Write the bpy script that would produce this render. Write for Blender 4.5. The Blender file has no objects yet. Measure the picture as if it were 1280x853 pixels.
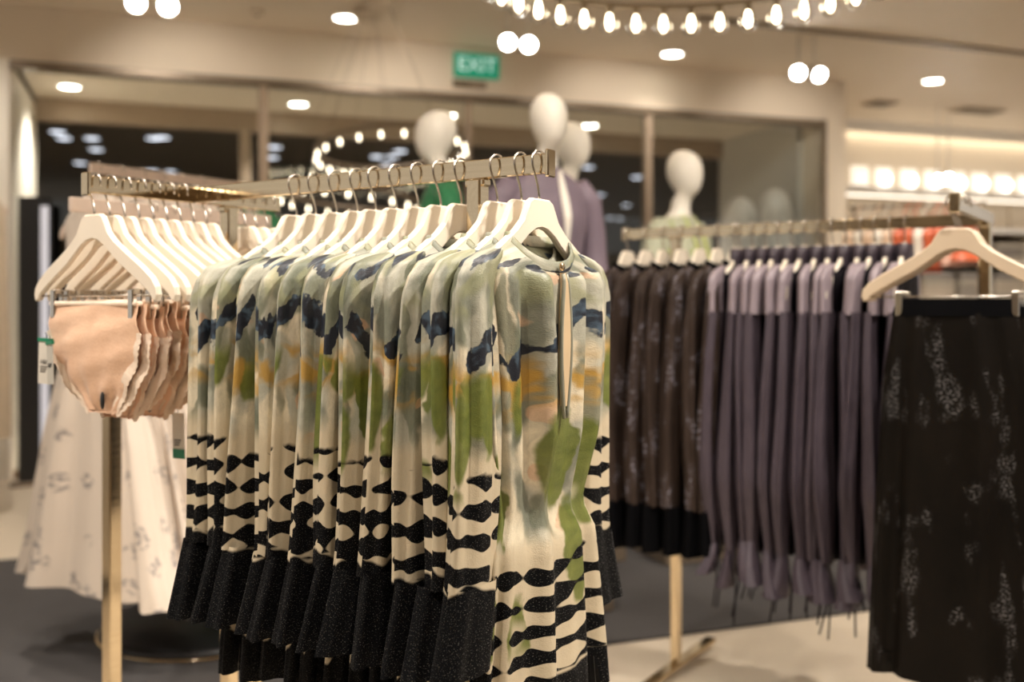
import bpy, math, random
import numpy as np
from mathutils import Vector
random.seed(7)
SC = bpy.context.scene
COL = SC.collection
PI = math.pi
CAMH, F, HZ = 1.22, 1244.4, 378.0     # eye height (m), focal length (px of a 1280 wide frame), horizon row

# ------------------------------------------------------------------ camera, world, lights, exposure
cam_d = bpy.data.cameras.new('camera'); cam = bpy.data.objects.new('camera', cam_d); COL.objects.link(cam)
cam.location = (0, 0, CAMH); cam.rotation_euler = (PI/2, 0, 0)
cam_d.lens = 35.0; cam_d.sensor_width = 36.0; cam_d.shift_y = -(426.5-HZ)/1280.0
cam_d.clip_start = .05; cam_d.clip_end = 200
cam_d.dof.use_dof = True; cam_d.dof.focus_distance = 1.56; cam_d.dof.aperture_fstop = 2.1
SC.camera = cam
world = bpy.data.worlds.new('world'); SC.world = world; world.use_nodes = True
world.node_tree.nodes['Background'].inputs[0].default_value = (1.0, .92, .83, 1)
world.node_tree.nodes['Background'].inputs[1].default_value = .38
SC.view_settings.view_transform = 'Standard'; SC.view_settings.look = 'None'
SC.view_settings.gamma = 1.0; SC.view_settings.use_curve_mapping = False
SC.view_settings.exposure = 0.78
WARM = (1.0, .905, .80)
def spot(x, y, watts, tx=None, ty=None, tz=0.9, ang=85, z=3.2, col=WARM, rad=.07):
    d = bpy.data.lights.new('downlight_or_fill_lamp', 'SPOT'); d.energy = watts; d.color = col
    d.spot_size = math.radians(ang); d.spot_blend = .9; d.shadow_soft_size = rad
    o = bpy.data.objects.new('downlight_or_fill_lamp', d); COL.objects.link(o); o.location = (x, y, z)
    t = Vector((x if tx is None else tx, y if ty is None else ty, tz))
    o.rotation_euler = (t-o.location).to_track_quat('-Z', 'Y').to_euler()
    return o
# ceiling spots above and beside the racks, then added fill spots without fittings
spot(1.35, 1.45, 215, .15, 1.7, 1.0, 75)
spot(.9, -.6, 35, .1, 1.6, .9, 70)
spot(-.9, -.3, 55, -.4, 1.8, .9, 75)
spot(-1.7, 1.0, 120, -.8, 2.0, 1.1, 70)
spot(-.9, 2.0, 60, tz=0, ang=95)
spot(.7, 2.4, 50, tz=0, ang=95)
spot(2.3, .9, 70, 1.1, 2.7, .9, 75)
spot(1.0, 1.0, 60, .9, 2.9, .9, 70)
spot(-1.9, 2.3, 62, -1.4, 3.7, .6, 75)
spot(.2, 2.4, 90, .1, 4.1, 1.8, 60)
spot(1.5, 3.2, 60, .9, 4.7, 1.6, 60)
spot(2.4, 3.0, 120, 2.4, 3.6, 0, 120)  # wide spots from here, added without fittings for floor bounce
spot(-2.4, 4.6, 110, tz=0, ang=120)
spot(3.6, 5.0, 120, tz=0, ang=120)
spot(2.5, 4.6, 130, 3.3, 6.9, 1.3, 80)  # added with no fitting, to brighten the display shelf
spot(4.4, 6.6, 90, 5.0, 9.5, 1.2, 95)
spot(-3.3, 5.4, 50, -3.9, 6.6, 1.6, 90)  # added with no fitting, to brighten the left wall
# ------------------------------------------------------------------ helpers
def to_world(px, py, Z):
    return Vector(((px-640)/F*Z, Z, CAMH+(HZ-py)/F*Z))
def on_height(px, py, z):                       # the point at height z that shows at that pixel
    Z = (z-CAMH)*F/(HZ-py)
    return to_world(px, py, Z)
def lin(r, g, b):                               # display colour 0..255 to linear
    f = lambda c: (c/255/12.92) if c/255 <= .04045 else ((c/255+.055)/1.055)**2.4
    return (f(r), f(g), f(b), 1)
ORD = ['first', 'second', 'third', 'fourth', 'fifth', 'sixth', 'seventh', 'eighth', 'ninth', 'tenth', 'eleventh', 'twelfth', 'thirteenth', 'fourteenth',
       'fifteenth', 'sixteenth', 'seventeenth', 'eighteenth', 'nineteenth', 'twentieth']
def tag(o, label=None, cat=None, group=None, kind=None):
    if label: o['label'] = label
    if cat: o['category'] = cat
    if group: o['group'] = group
    if kind: o['kind'] = kind
    return o
def empty(name, loc, rz=0.0):
    o = bpy.data.objects.new(name, None); COL.objects.link(o); o.location = loc; o.rotation_euler = (0, 0, rz)
    o.empty_display_size = .05
    return o
def link(name, me, mat=None, parent=None):
    o = bpy.data.objects.new(name, me); COL.objects.link(o)
    if mat is not None and not me.materials: me.materials.append(mat)
    if parent is not None: o.parent = parent
    return o
class MB:
    def __init__(s): s.v = []; s.f = []; s.uv = []; s.sm = []
    def add(s, vs, fs, uvs=None, smooth=True):
        b = len(s.v); s.v += [tuple(v) for v in vs]
        for i, f in enumerate(fs):
            s.f.append(tuple(b+k for k in f)); s.sm.append(smooth)
            s.uv.append(uvs[i] if uvs else [(0, 0)]*len(f))
        return s
    def box(s, x0, x1, y0, y1, z0, z1, bev=0.0):
        if bev <= 0:
            vs = [(x, y, z) for z in (z0, z1) for y in (y0, y1) for x in (x0, x1)]
            fs = [(0, 2, 3, 1), (4, 5, 7, 6), (0, 1, 5, 4), (2, 6, 7, 3), (0, 4, 6, 2), (1, 3, 7, 5)]
            return s.add(vs, fs, smooth=False)
        b = min(bev, (x1-x0)*.45, (y1-y0)*.45, (z1-z0)*.45)
        vs = []; idx = {}
        X = (x0, x1); Y = (y0, y1); Z = (z0, z1)
        for i in (0, 1):
            for j in (0, 1):
                for k in (0, 1):
                    dx, dy, dz = (1-2*i)*b, (1-2*j)*b, (1-2*k)*b
                    for a, p in (('x', (X[i], Y[j]+dy, Z[k]+dz)), ('y', (X[i]+dx, Y[j], Z[k]+dz)), ('z', (X[i]+dx, Y[j]+dy, Z[k]))):
                        idx[i, j, k, a] = len(vs); vs.append(p)
        fs = []
        for i in (0, 1):
            q = [idx[i, j, k, 'x'] for j, k in ((0, 0), (1, 0), (1, 1), (0, 1))]; fs.append(q if i else q[::-1])
            q = [idx[j, i, k, 'y'] for j, k in ((0, 0), (1, 0), (1, 1), (0, 1))]; fs.append(q[::-1] if i else q)
            q = [idx[j, k, i, 'z'] for j, k in ((0, 0), (1, 0), (1, 1), (0, 1))]; fs.append(q if i else q[::-1])
        for i in (0, 1):
            for j in (0, 1):
                fs.append((idx[i, j, 0, 'x'], idx[i, j, 1, 'x'], idx[i, j, 1, 'y'], idx[i, j, 0, 'y']))
                fs.append((idx[i, 0, j, 'x'], idx[i, 1, j, 'x'], idx[i, 1, j, 'z'], idx[i, 0, j, 'z']))
                fs.append((idx[0, i, j, 'y'], idx[1, i, j, 'y'], idx[1, i, j, 'z'], idx[0, i, j, 'z']))
                for k in (0, 1): fs.append((idx[i, j, k, 'x'], idx[i, j, k, 'y'], idx[i, j, k, 'z']))
        return s.add(vs, fs, smooth=False)
    def loft(s, rings, cap0=False, cap1=False, us=None, vs_=None, closed=True, smooth=True):
        n = len(rings[0]); pts = []; fs = []; uvs = []
        for r in rings: pts += [tuple(p) for p in r]
        m = n if closed else n-1
        for i in range(len(rings)-1):
            for j in range(m):
                k = (j+1) % n
                fs.append((i*n+j, i*n+k, (i+1)*n+k, (i+1)*n+j))
                if us is not None:
                    uvs.append([(us[j], vs_[i]), (us[j+1], vs_[i]), (us[j+1], vs_[i+1]), (us[j], vs_[i+1])])
                else: uvs.append([(0, 0)]*4)
        if cap0: fs.append(tuple(range(n))[::-1]); uvs.append([(us[j] if us is not None else 0, vs_[0] if us is not None else 0) for j in range(n)][::-1])
        if cap1: fs.append(tuple((len(rings)-1)*n+j for j in range(n))); uvs.append([(us[j] if us is not None else 0, vs_[-1] if us is not None else 0) for j in range(n)])
        return s.add(pts, fs, uvs, smooth)
    def tube(s, path, r, n=8, cap=True):
        P = [Vector(p) for p in path]; rings = []
        rr = r if isinstance(r, (list, tuple)) else [r]*len(P)
        up = None
        for i, p in enumerate(P):
            t = (P[min(i+1, len(P)-1)]-P[max(i-1, 0)]).normalized()
            if up is None:
                up = Vector((0, 0, 1)) if abs(t.z) < .9 else Vector((0, 1, 0))
            x = t.cross(up).normalized(); y = x.cross(t).normalized(); up = y
            rings.append([p+(x*math.cos(2*PI*j/n)+y*math.sin(2*PI*j/n))*rr[i] for j in range(n)])
        return s.loft(rings, cap, cap)
    def lathe(s, prof, n=24, c=(0, 0, 0)):
        rings = [[(c[0]+r*math.cos(2*PI*j/n), c[1]+r*math.sin(2*PI*j/n), c[2]+z) for j in range(n)] for r, z in prof]
        return s.loft(rings, True, True)
    def prism(s, outline, y0, y1, bev=0.0):      # outline in x-z, extruded along y with a small chamfer
        o = [Vector((x, 0, z)) for x, z in outline]; n = len(o)
        if bev:
            ins = []
            for i in range(n):
                d = (o[(i+1) % n]-o[i-1]).normalized(); nn = Vector((-d.z, 0, d.x))
                ins.append(o[i]+nn*bev)
            A = 0.5*sum(o[i-1].x*o[i].z-o[i].x*o[i-1].z for i in range(n))
            if A < 0: ins = [o[i]*2-ins[i] for i in range(n)]
            R = [[(p.x, y0, p.z) for p in ins], [(p.x, y0+bev, p.z) for p in o], [(p.x, y1-bev, p.z) for p in o], [(p.x, y1, p.z) for p in ins]]
        else:
            R = [[(p.x, y0, p.z) for p in o], [(p.x, y1, p.z) for p in o]]
        b = MB().loft(R, True, True, smooth=False)
        return s.add(b.v, b.f, b.uv, False)
    def mesh(s, name, mat=None):
        me = bpy.data.meshes.new(name); me.from_pydata(s.v, [], s.f)
        me.polygons.foreach_set('use_smooth', s.sm)
        uvl = me.uv_layers.new(name='UVMap')
        uvl.data.foreach_set('uv', np.array([c for f in s.uv for p in f for c in p], dtype=np.float32))
        me.update()
        if mat is not None: me.materials.append(mat)
        return me
    def build(s, name, mat, parent=None, loc=None, rz=None):
        o = link(name, s.mesh(name, mat), None, parent)
        if loc is not None: o.location = loc
        if rz is not None: o.rotation_euler = (0, 0, rz)
        return o
def copy_tree(o, parent=None):
    c = o.copy(); COL.objects.link(c)
    if parent is not None: c.parent = parent
    for ch in list(o.children): copy_tree(ch, c)
    return c

# ------------------------------------------------------------------ materials
class N:
    def __init__(s, name):
        s.m = bpy.data.materials.new(name); s.m.use_nodes = True; s.t = s.m.node_tree; s.n = s.t.nodes
        s.b = s.n['Principled BSDF']
    def put(s, sock, v):
        if isinstance(v, bpy.types.NodeSocket): s.t.links.new(v, sock)
        elif v is not None: sock.default_value = v
    def math(s, op, a, b=0.0, clamp=False):
        n = s.n.new('ShaderNodeMath'); n.operation = op; n.use_clamp = clamp
        s.put(n.inputs[0], a); s.put(n.inputs[1], b); return n.outputs[0]
    def add(s, a, b): return s.math('ADD', a, b)
    def sub(s, a, b): return s.math('SUBTRACT', a, b)
    def mul(s, a, b): return s.math('MULTIPLY', a, b)
    def mn(s, a, b): return s.math('MINIMUM', a, b)
    def mx(s, a, b): return s.math('MAXIMUM', a, b)
    def step(s, v, a, b):                       # smooth step from a to b
        n = s.n.new('ShaderNodeMapRange'); n.interpolation_type = 'SMOOTHSTEP'
        s.put(n.inputs[0], v); n.inputs[1].default_value = a; n.inputs[2].default_value = b
        n.inputs[3].default_value = 0; n.inputs[4].default_value = 1
        return n.outputs[0]
    def band(s, v, a, b, e=.006):
        return s.mul(s.step(v, a-e, a+e), s.sub(1.0, s.step(v, b-e, b+e)))
    def vec(s, x, y, z=0.0):
        n = s.n.new('ShaderNodeCombineXYZ'); s.put(n.inputs[0], x); s.put(n.inputs[1], y); s.put(n.inputs[2], z); return n.outputs[0]
    def sep(s, v):
        n = s.n.new('ShaderNodeSeparateXYZ'); s.put(n.inputs[0], v); return n.outputs
    def coord(s, w='Object'): return s.n.new('ShaderNodeTexCoord').outputs[w]
    def noise(s, v, scale, detail=2.0, rough=.5, dist=0.0):
        n = s.n.new('ShaderNodeTexNoise'); s.put(n.inputs['Vector'], v); n.inputs['Scale'].default_value = scale
        n.inputs['Detail'].default_value = detail; n.inputs['Roughness'].default_value = rough; n.inputs['Distortion'].default_value = dist
        return n.outputs['Fac']
    def voro(s, v, scale, out='Distance', feat='F1', rnd=1.0):
        n = s.n.new('ShaderNodeTexVoronoi'); n.feature = feat; s.put(n.inputs['Vector'], v); n.inputs['Scale'].default_value = scale
        n.inputs['Randomness'].default_value = rnd
        return n.outputs[out]
    def mix(s, f, a, b):
        n = s.n.new('ShaderNodeMix'); n.data_type = 'RGBA'
        s.put(n.inputs[0], f); s.put(n.inputs[6], a); s.put(n.inputs[7], b); return n.outputs[2]
    def bump(s, h, strength=.3, dist=.002):
        n = s.n.new('ShaderNodeBump'); n.inputs['Strength'].default_value = strength; n.inputs['Distance'].default_value = dist
        s.put(n.inputs['Height'], h); s.put(s.b.inputs['Normal'], n.outputs[0])
    def set(s, **k):
        names = dict(col='Base Color', rough='Roughness', metal='Metallic', spec='Specular IOR Level', em='Emission Color', es='Emission Strength',
                     sheen='Sheen Weight', coat='Coat Weight', trans='Transmission Weight', alpha='Alpha', ior='IOR', sub='Subsurface Weight')
        for a, v in k.items(): s.put(s.b.inputs[names[a]], v)
        return s
def plain(name, col, rough=.5, metal=0.0, var=.06, scale=30, bump=0.0, spec=None, coat=None):
    m = N(name); c = m.coord()
    f = m.noise(c, scale, 3)
    d = tuple(x*(1-var) for x in col[:3])+(1,); l = tuple(min(1, x*(1+var)) for x in col[:3])+(1,)
    m.set(col=m.mix(f, d, l), rough=rough, metal=metal)
    if spec is not None: m.set(spec=spec)
    if coat is not None: m.set(coat=coat)
    if bump: m.bump(m.noise(c, scale*8, 3), bump)
    return m.m
def glow(name, col, strength, sample=False):
    m = N(name); m.set(col=(.8, .8, .8, 1), em=col, es=strength)
    if not sample: m.m.cycles.emission_sampling = 'NONE'
    return m.m
M = {}
M['plaster'] = plain('plaster_beige', (.76, .66, .53, 1), .7, var=.03, scale=3)
M['plaster_ceiling'] = plain('ceiling_paint', (.84, .74, .61, 1), .55, var=.03, scale=2)
M['cream_wall'] = plain('cream_wall', (.80, .74, .64, 1), .5, var=.03, scale=2)
M['grey_wall'] = plain('grey_panel', (.60, .58, .53, 1), .35, var=.04, scale=2)
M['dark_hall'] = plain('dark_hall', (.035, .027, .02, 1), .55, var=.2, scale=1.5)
M['dark_trim'] = plain('bronze_trim', (.22, .17, .12, 1), .4, .4)
M['mullion'] = plain('bronze_mullion', (.40, .31, .23, 1), .4, .3)
M['floor'] = None
M['hanger'] = plain('hanger_ivory', (.83, .74, .61, 1), .38, var=.03, scale=20, spec=.5)
M['hanger_wood'] = plain('hanger_beige', (.55, .44, .32, 1), .42, var=.05, scale=20)
M['hanger_pink'] = plain('hanger_blush', (.72, .58, .48, 1), .45, var=.04, scale=20)
M['steel'] = plain('hook_steel', (.62, .58, .52, 1), .22, 1.0, var=.04)
M['black'] = plain('black_plastic', (.012, .012, .013, 1), .4)
M['white'] = plain('white_enamel', (.78, .74, .68, 1), .4)
M['mannequin'] = plain('mannequin_white', (.80, .76, .68, 1), .42, var=.02, spec=.4)
M['tag'] = plain('tag_card', (.72, .68, .6, 1), .6)
M['tag_grey'] = plain('tag_card_grey', (.55, .53, .47, 1), .6)
M['tag_green'] = plain('tag_green', (.01, .22, .11, 1), .5)
M['ink'] = plain('tag_ink', (.08, .075, .07, 1), .6)
M['green_sign'] = None
def brass():
    m = N('champagne_brass'); c = m.coord()
    f = m.noise(m.vec(m.mul(m.sep(c)[0], 2.0), m.mul(m.sep(c)[1], 40.0), m.mul(m.sep(c)[2], 40.0)), 3, 3)
    m.set(col=m.mix(f, (.60, .48, .32, 1), (.76, .64, .45, 1)), metal=1.0, rough=m.add(.05, m.mul(f, .10))); return m.m
M['brass'] = brass()
def floor_mat():
    m = N('floor_limestone'); c = m.coord(); f = m.noise(c, .9, 4, .6); g = m.noise(c, 14, 4, .6)
    m.set(col=m.mix(m.add(m.mul(f, .6), m.mul(g, .4)), (.60, .51, .40, 1), (.74, .65, .52, 1)), rough=.35); return m.m
M['floor'] = floor_mat()
def rug_mat():
    m = N('charcoal_carpet'); c = m.coord(); f = m.noise(c, 1.6, 3, .6); g = m.noise(c, 220, 2, .7)
    m.set(col=m.mix(m.add(m.mul(f, .5), m.mul(g, .5)), (.045, .043, .045, 1), (.115, .108, .105, 1)), rough=.95, spec=.1)
    m.bump(g, .5, .004); return m.m
M['rug'] = rug_mat()
def glass_mat(name='shop_glass', tint=(.93, .95, .94, 1), ior=1.5):
    m = N(name); t = m.t; n = m.n
    tr = n.new('ShaderNodeBsdfTransparent'); tr.inputs[0].default_value = tint
    gl = n.new('ShaderNodeBsdfGlossy'); gl.inputs['Roughness'].default_value = .02; gl.inputs[0].default_value = (.9, .9, .9, 1)
    fr = n.new('ShaderNodeFresnel'); fr.inputs[0].default_value = ior
    mx = n.new('ShaderNodeMixShader'); t.links.new(fr.outputs[0], mx.inputs[0]); t.links.new(tr.outputs[0], mx.inputs[1]); t.links.new(gl.outputs[0], mx.inputs[2])
    t.links.new(mx.outputs[0], n['Material Output'].inputs[0]); n.remove(m.b)
    return m.m
M['glass'] = glass_mat()
M['bulb_glass'] = glass_mat('bulb_glass', (.96, .93, .88, 1), 1.3)

def print_mat(name, st0, st1, blk, navy_h, och0, och1, leaf0, leaf1, seed):
    """painterly satin print; UV is in metres, v = distance down from the shoulder"""
    m = N(name); uv = m.sep(m.coord('UV')); u, h = uv[0], uv[1]
    us = m.add(u, seed)
    p = m.vec(us, h)
    w1 = m.sub(m.noise(p, 15, 3), .5); w2 = m.sub(m.noise(m.vec(us, m.add(h, 3.3)), 15, 3), .5)
    wu = m.add(us, m.mul(w1, .05)); wh = m.add(h, m.mul(w2, .05))
    wp = m.vec(wu, wh)
    # watercolour ground
    g1 = m.noise(m.vec(wu, m.mul(wh, .5)), 13, 2)
    col = m.mix(m.step(g1, .40, .52), (.20, .21, .16, 1), (.42, .41, .33, 1))
    g2 = m.noise(m.vec(m.add(wu, 5.0), m.mul(wh, .45)), 14, 1)
    col = m.mix(m.mul(m.step(m.add(g2, m.mul(m.sub(wh, .16), .25)), .50, .58), .95), col, (.70, .62, .46, 1))
    g3 = m.noise(m.vec(m.add(wu, 9.0), m.mul(wh, .45)), 15, 1)
    col = m.mix(m.mul(m.step(g3, .53, .58), .8), col, (.13, .145, .095, 1))
    gp = m.noise(m.vec(m.add(wu, 2.0), m.mul(wh, .8)), 15, 1)
    col = m.mix(m.mul(m.step(gp, .66, .69), .7), col, (.64, .40, .25, 1))
    wc = m.add(.38, m.mul(m.noise(m.vec(wu, m.mul(wh, .5)), 34, 4, .7), 1.2))
    vm = m.n.new('ShaderNodeVectorMath'); vm.operation = 'SCALE'; m.t.links.new(col, vm.inputs[0]); m.t.links.new(wc, vm.inputs['Scale']); col = vm.outputs[0]
    # ochre brush band, bleeding out
    on = m.noise(m.vec(m.mul(wu, .7), wh), 22, 2)
    och = m.mul(m.band(wh, och0, och1, .022), m.step(on, .44, .58))
    col = m.mix(m.mul(och, .9), col, (.47, .27, .04, 1))
    # stripe zone ground turns cream
    zone = m.step(wh, st0-.06, st0-.015)
    zg = m.step(m.noise(m.vec(m.add(us, 6.0), m.mul(h, .5)), 13, 1), .60, .52)
    col = m.mix(m.mul(zone, .92), col, (.60, .51, .36, 1))
    # long olive leaves
    lv = m.voro(m.vec(m.mul(wu, 15), m.mul(wh, 4.6)), 1.0)
    leafgate = m.mul(m.band(wh, leaf0, leaf1, .02), m.step(m.noise(m.vec(m.add(us, 4.0), h), 9, 0), .33, .39))
    leaf = m.mul(m.sub(1.0, m.step(m.add(lv, m.mul(w1, .25)), .38, .45)), leafgate)
    lc = m.mix(m.noise(wp, 45, 3), (.045, .07, .004, 1), (.21, .24, .045, 1))
    col = m.mix(m.mul(leaf, .95), col, lc)
    # moss at the shoulder
    sh = m.mul(m.band(wh, -.03, .09, .015), m.step(m.noise(m.vec(m.add(us, 7.7), h), 17, 1), .50, .6))
    col = m.mix(m.mul(sh, .6), col, (.27, .275, .14, 1))
    # navy brush strokes
    def stroke(col, nh, sd, amp, wid):
        nb = m.noise(m.vec(m.add(us, sd), 1.7), 11, 1)
        centre = m.add(nh, m.mul(m.sub(nb, .5), amp))
        thick = m.add(-.012, m.mul(m.step(m.noise(m.vec(m.add(us, 3.1+sd), 0.4), 15, 1), .36, .54), wid+.012))
        dist = m.math('ABSOLUTE', m.sub(m.add(m.add(wh, m.mul(w1, .02)), m.mul(m.sub(m.noise(p, 70, 2), .5), .022)), centre))
        navy = m.step(m.sub(thick, dist), -.001, .003)
        blue = m.mix(m.step(m.noise(wp, 40, 2), .48, .66), (.010, .013, .022, 1), (.06, .095, .135, 1))
        return m.mix(navy, col, blue)
    col = stroke(col, navy_h, 0.0, .24, .021)
    col = stroke(col, navy_h-.125, 11.0, .12, .013)
    # black wavy stripes with blots
    ph = m.add(m.mul(h, 2*PI/.046), m.mul(m.sub(m.noise(m.vec(us, m.mul(h, .5)), 8, 0), .5), 7.0))
    sn = m.add(m.math('SINE', ph), m.mul(m.sub(m.noise(m.vec(m.mul(us, 1.2), m.mul(h, .4)), 24, 0), .5), 4.6))
    thr = m.add(m.mul(m.sub(st0+.02, h), 3.0), m.mul(m.noise(m.vec(m.add(us, 8.3), m.mul(h, .6)), 14, 0), .55))
    stripe = m.mul(m.step(m.sub(sn, thr), -.10, .10), m.band(m.add(h, m.mul(w2, .05)), st0, st1, .004))
    # solid black foot with a ragged upper edge
    be = m.add(h, m.mul(m.sub(m.noise(m.vec(us, 0.0), 14, 1), .5), .07))
    black = m.mx(stripe, m.step(be, blk-.003, blk+.003))
    fine = m.noise(m.vec(us, h), 480, 1, .6)
    sp = m.step(fine, .60, .74)
    bc = m.mix(m.mul(sp, .75), (.004, .0042, .005, 1), (.16, .15, .135, 1))  # speckled weave, its sparkle put into the colour as grey specks
    col = m.mix(black, col, bc)
    m.set(spec=m.sub(.5, m.mul(black, .44)))
    m.set(col=col, rough=m.add(m.add(.34, m.mul(black, .2)), m.mul(fine, .14)), sheen=m.mul(black, m.mul(sp, .9)))
    m.b.inputs['Sheen Roughness'].default_value = .35
    m.bump(m.add(fine, m.mul(m.noise(p, 90, 3), 1.2)), .45, .0016)
    return m.m
PRINT_S = [print_mat('printed_satin_sleeve_%s' % 'abc'[i], .335, .50, .50, .135, .165, .23, .18, .36, 1.7*i) for i in range(3)]
PRINT_B = [print_mat('printed_satin_body_%s' % 'abc'[i], .50, .69, .69, .155, .18, .26, .20, .64, 1.1+1.7*i) for i in range(2)]
M['lining'] = plain('tan_lining', (.62, .47, .29, 1), .45)

def specked(name, base, base2, speck, dens=.56, fine=240, cl=9, rough=.5, vstretch=.5):
    m = N(name); uv = m.sep(m.coord('UV')); u, h = uv[0], uv[1]
    p = m.vec(u, m.mul(h, vstretch))
    c = m.step(m.noise(p, cl, 2, .6), dens, dens+.1); f = m.step(m.noise(m.vec(u, h), fine, 1), .52, .62)
    g = m.mix(m.noise(p, 14, 3), base, base2)
    m.set(col=m.mix(m.mul(c, f), g, speck), rough=rough, spec=.08); m.bump(m.noise(p, 60, 3), .3, .004)
    return m.m
M['brocade'] = specked('brown_brocade', (.012, .008, .0065, 1), (.060, .042, .034, 1), (.20, .19, .23, 1), .52, 110, 14, .42)
M['brocade_hem'] = plain('black_hem', (.002, .002, .0025, 1), .8, spec=.04)
M['skirt'] = specked('black_embroidered', (.002, .0018, .0015, 1), (.009, .0065, .0045, 1), (.10, .095, .095, 1), .55, 220, 19, .5, .35)
def purple_mat():
    m = N('aubergine_pleats'); uv = m.sep(m.coord('UV')); f = m.noise(m.vec(m.mul(uv[0], 8), uv[1]), 20, 2)
    m.set(col=m.mix(f, (.028, .021, .029, 1), (.078, .060, .075, 1)), rough=.5, spec=.3); return m.m
M['purple'] = purple_mat()
M['purple_sheer'] = plain('aubergine_sheer_yoke', (.24, .195, .22, 1), .45, var=.1)
M['purple_dark'] = plain('aubergine_dark', (.006, .0045, .007, 1), .7, spec=.1)
def white_mat():
    m = N('white_floral_voile'); uv = m.sep(m.coord('UV')); u, h = uv[0], uv[1]
    p = m.vec(m.add(u, m.mul(m.noise(m.vec(u, h), 30, 1), .03)), m.mul(h, .6))
    d = m.voro(p, 15); f = m.mul(m.sub(1, m.step(d, .26, .38)), m.step(m.noise(m.vec(u, h), 60, 2), .45, .56))
    m.set(col=m.mix(m.mul(f, .75), (.70, .61, .52, 1), (.19, .17, .18, 1)), rough=.7); return m.m
M['white_dress'] = white_mat()
def peach_mat(name, c1, c2):
    m = N(name); c = m.coord(); f = m.noise(c, 55, 3); g = m.voro(c, 180)
    m.set(col=m.mix(m.add(m.mul(f, .7), m.mul(g, .4)), c1, c2), rough=.55, sheen=.2); m.bump(g, .35, .001); return m.m
M['peach'] = peach_mat('peach_microfibre', (.76, .46, .29, 1), (.86, .58, .40, 1))
M['lace'] = peach_mat('peach_lace', (.80, .58, .42, 1), (.95, .82, .68, 1))
M['green'] = specked('green_satin_print', (.02, .11, .045, 1), (.06, .26, .12, 1), (.30, .34, .24, 1), .5, 30, 14, .4)
M['lilac_coat'] = plain('grey_lilac_cloth', (.17, .13, .165, 1), .6, var=.2, scale=8)
M['pale_print'] = specked('pale_green_print', (.32, .34, .25, 1), (.50, .50, .38, 1), (.30, .38, .06, 1), .5, 25, 12, .5)
M['beige_knit'] = plain('beige_knit', (.55, .45, .33, 1), .8, var=.12, scale=20)

# ------------------------------------------------------------------ the place: wall axis 70 degrees right of the view, racks turned against it
Wd = Vector((math.sin(math.radians(70)), math.cos(math.radians(70)), 0)); Wn = Vector((Wd.y, -Wd.x, 0))   # along the shop front / into the shop
W0 = Vector((-3.453, 6.84, 0)); WANG = math.atan2(Wd.y, Wd.x)
CEIL, HEAD, VCEIL = 3.27, 2.89, 2.95
def wall_t(px, off=0.0):
    k = (px-640)/F; o = W0-Wn*off
    return (o.y*k-o.x)/(Wd.x-Wd.y*k)
def structure(name, mb, mat, parent=None, loc=None, rz=None):
    o = mb.build(name, mat, parent, loc, rz); o['kind'] = 'structure'; return o
structure('floor', MB().box(-14, 16, -4, 26, -.1, 0), M['floor'])
# the shop ceiling ends at the shop front; wall frame: x along the front, y away from the shop
LOC, RZ = tuple(W0), WANG
structure('ceiling', MB().box(-9, 6.97, -14, .2, CEIL, CEIL+.2).box(6.97, 16, -14, 1.9, CEIL, CEIL+.2), M['plaster_ceiling'], None, LOC, RZ)
tr = wall_t(1030)
fas = structure('wall_front', MB().box(-9, tr, 0, .30, HEAD, CEIL-.001).box(tr, 6.97, 0, 1.7, 0, CEIL-.001), M['plaster'], None, LOC, RZ)
for tw in (.9, 2.6, 4.3, 6.0):                # unseen spots added to brighten the beam
    pw = W0+Wd*tw+Wn*1.15; pa = W0+Wd*(tw+.3)
    spot(pw.x, pw.y, 22, pa.x, pa.y, 2.3, 95, z=3.2)
structure('trim_1', MB().box(-.02, tr, -.012, .10, HEAD-.055, HEAD-.002), M['dark_trim'], None, LOC, RZ)
structure('wall_left', MB().box(-3.0, 0, -.03, 1.75, 0, HEAD-.003), M['cream_wall'], None, LOC, RZ)
structure('ceiling_entrance', MB().box(.001, tr-.001, .301, 1.75, VCEIL, VCEIL+.1), M['plaster_ceiling'], None, LOC, RZ)
structure('wall_entrance', MB().box(tr-.06, tr-.004, .31, 1.69, 0, VCEIL-.002), M['grey_wall'], None, LOC, RZ)
structure('trim_2', MB().box(.001, tr-.06, 1.62, 1.75, 2.76, VCEIL-.002), M['mullion'], None, LOC, RZ)
rear = structure('wall_rear_reflector', MB().box(-7, 7, -3.7, -3.6, 0, 2.4), M['plaster'])  # low wall added behind the camera for the rails to reflect
for k in range(14):
    MB().box(-6.9+k, -6.35+k, -3.598, -3.56, .1, 2.3, .01).build('wall_panel', M['dark_trim'], rear)  # dark panels added to streak the rail reflections
# the dark hall beyond
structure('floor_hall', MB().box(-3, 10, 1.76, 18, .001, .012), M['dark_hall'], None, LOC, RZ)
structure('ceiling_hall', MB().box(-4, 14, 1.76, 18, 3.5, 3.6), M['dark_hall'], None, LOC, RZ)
structure('wall_hall', MB().box(-4, 14, 18, 18.2, 0, 3.5).box(-4.2, -4, 1.76, 18, 0, 3.5).box(14, 14.2, 1.95, 18, 0, 3.5), M['dark_hall'], None, LOC, RZ)
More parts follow.
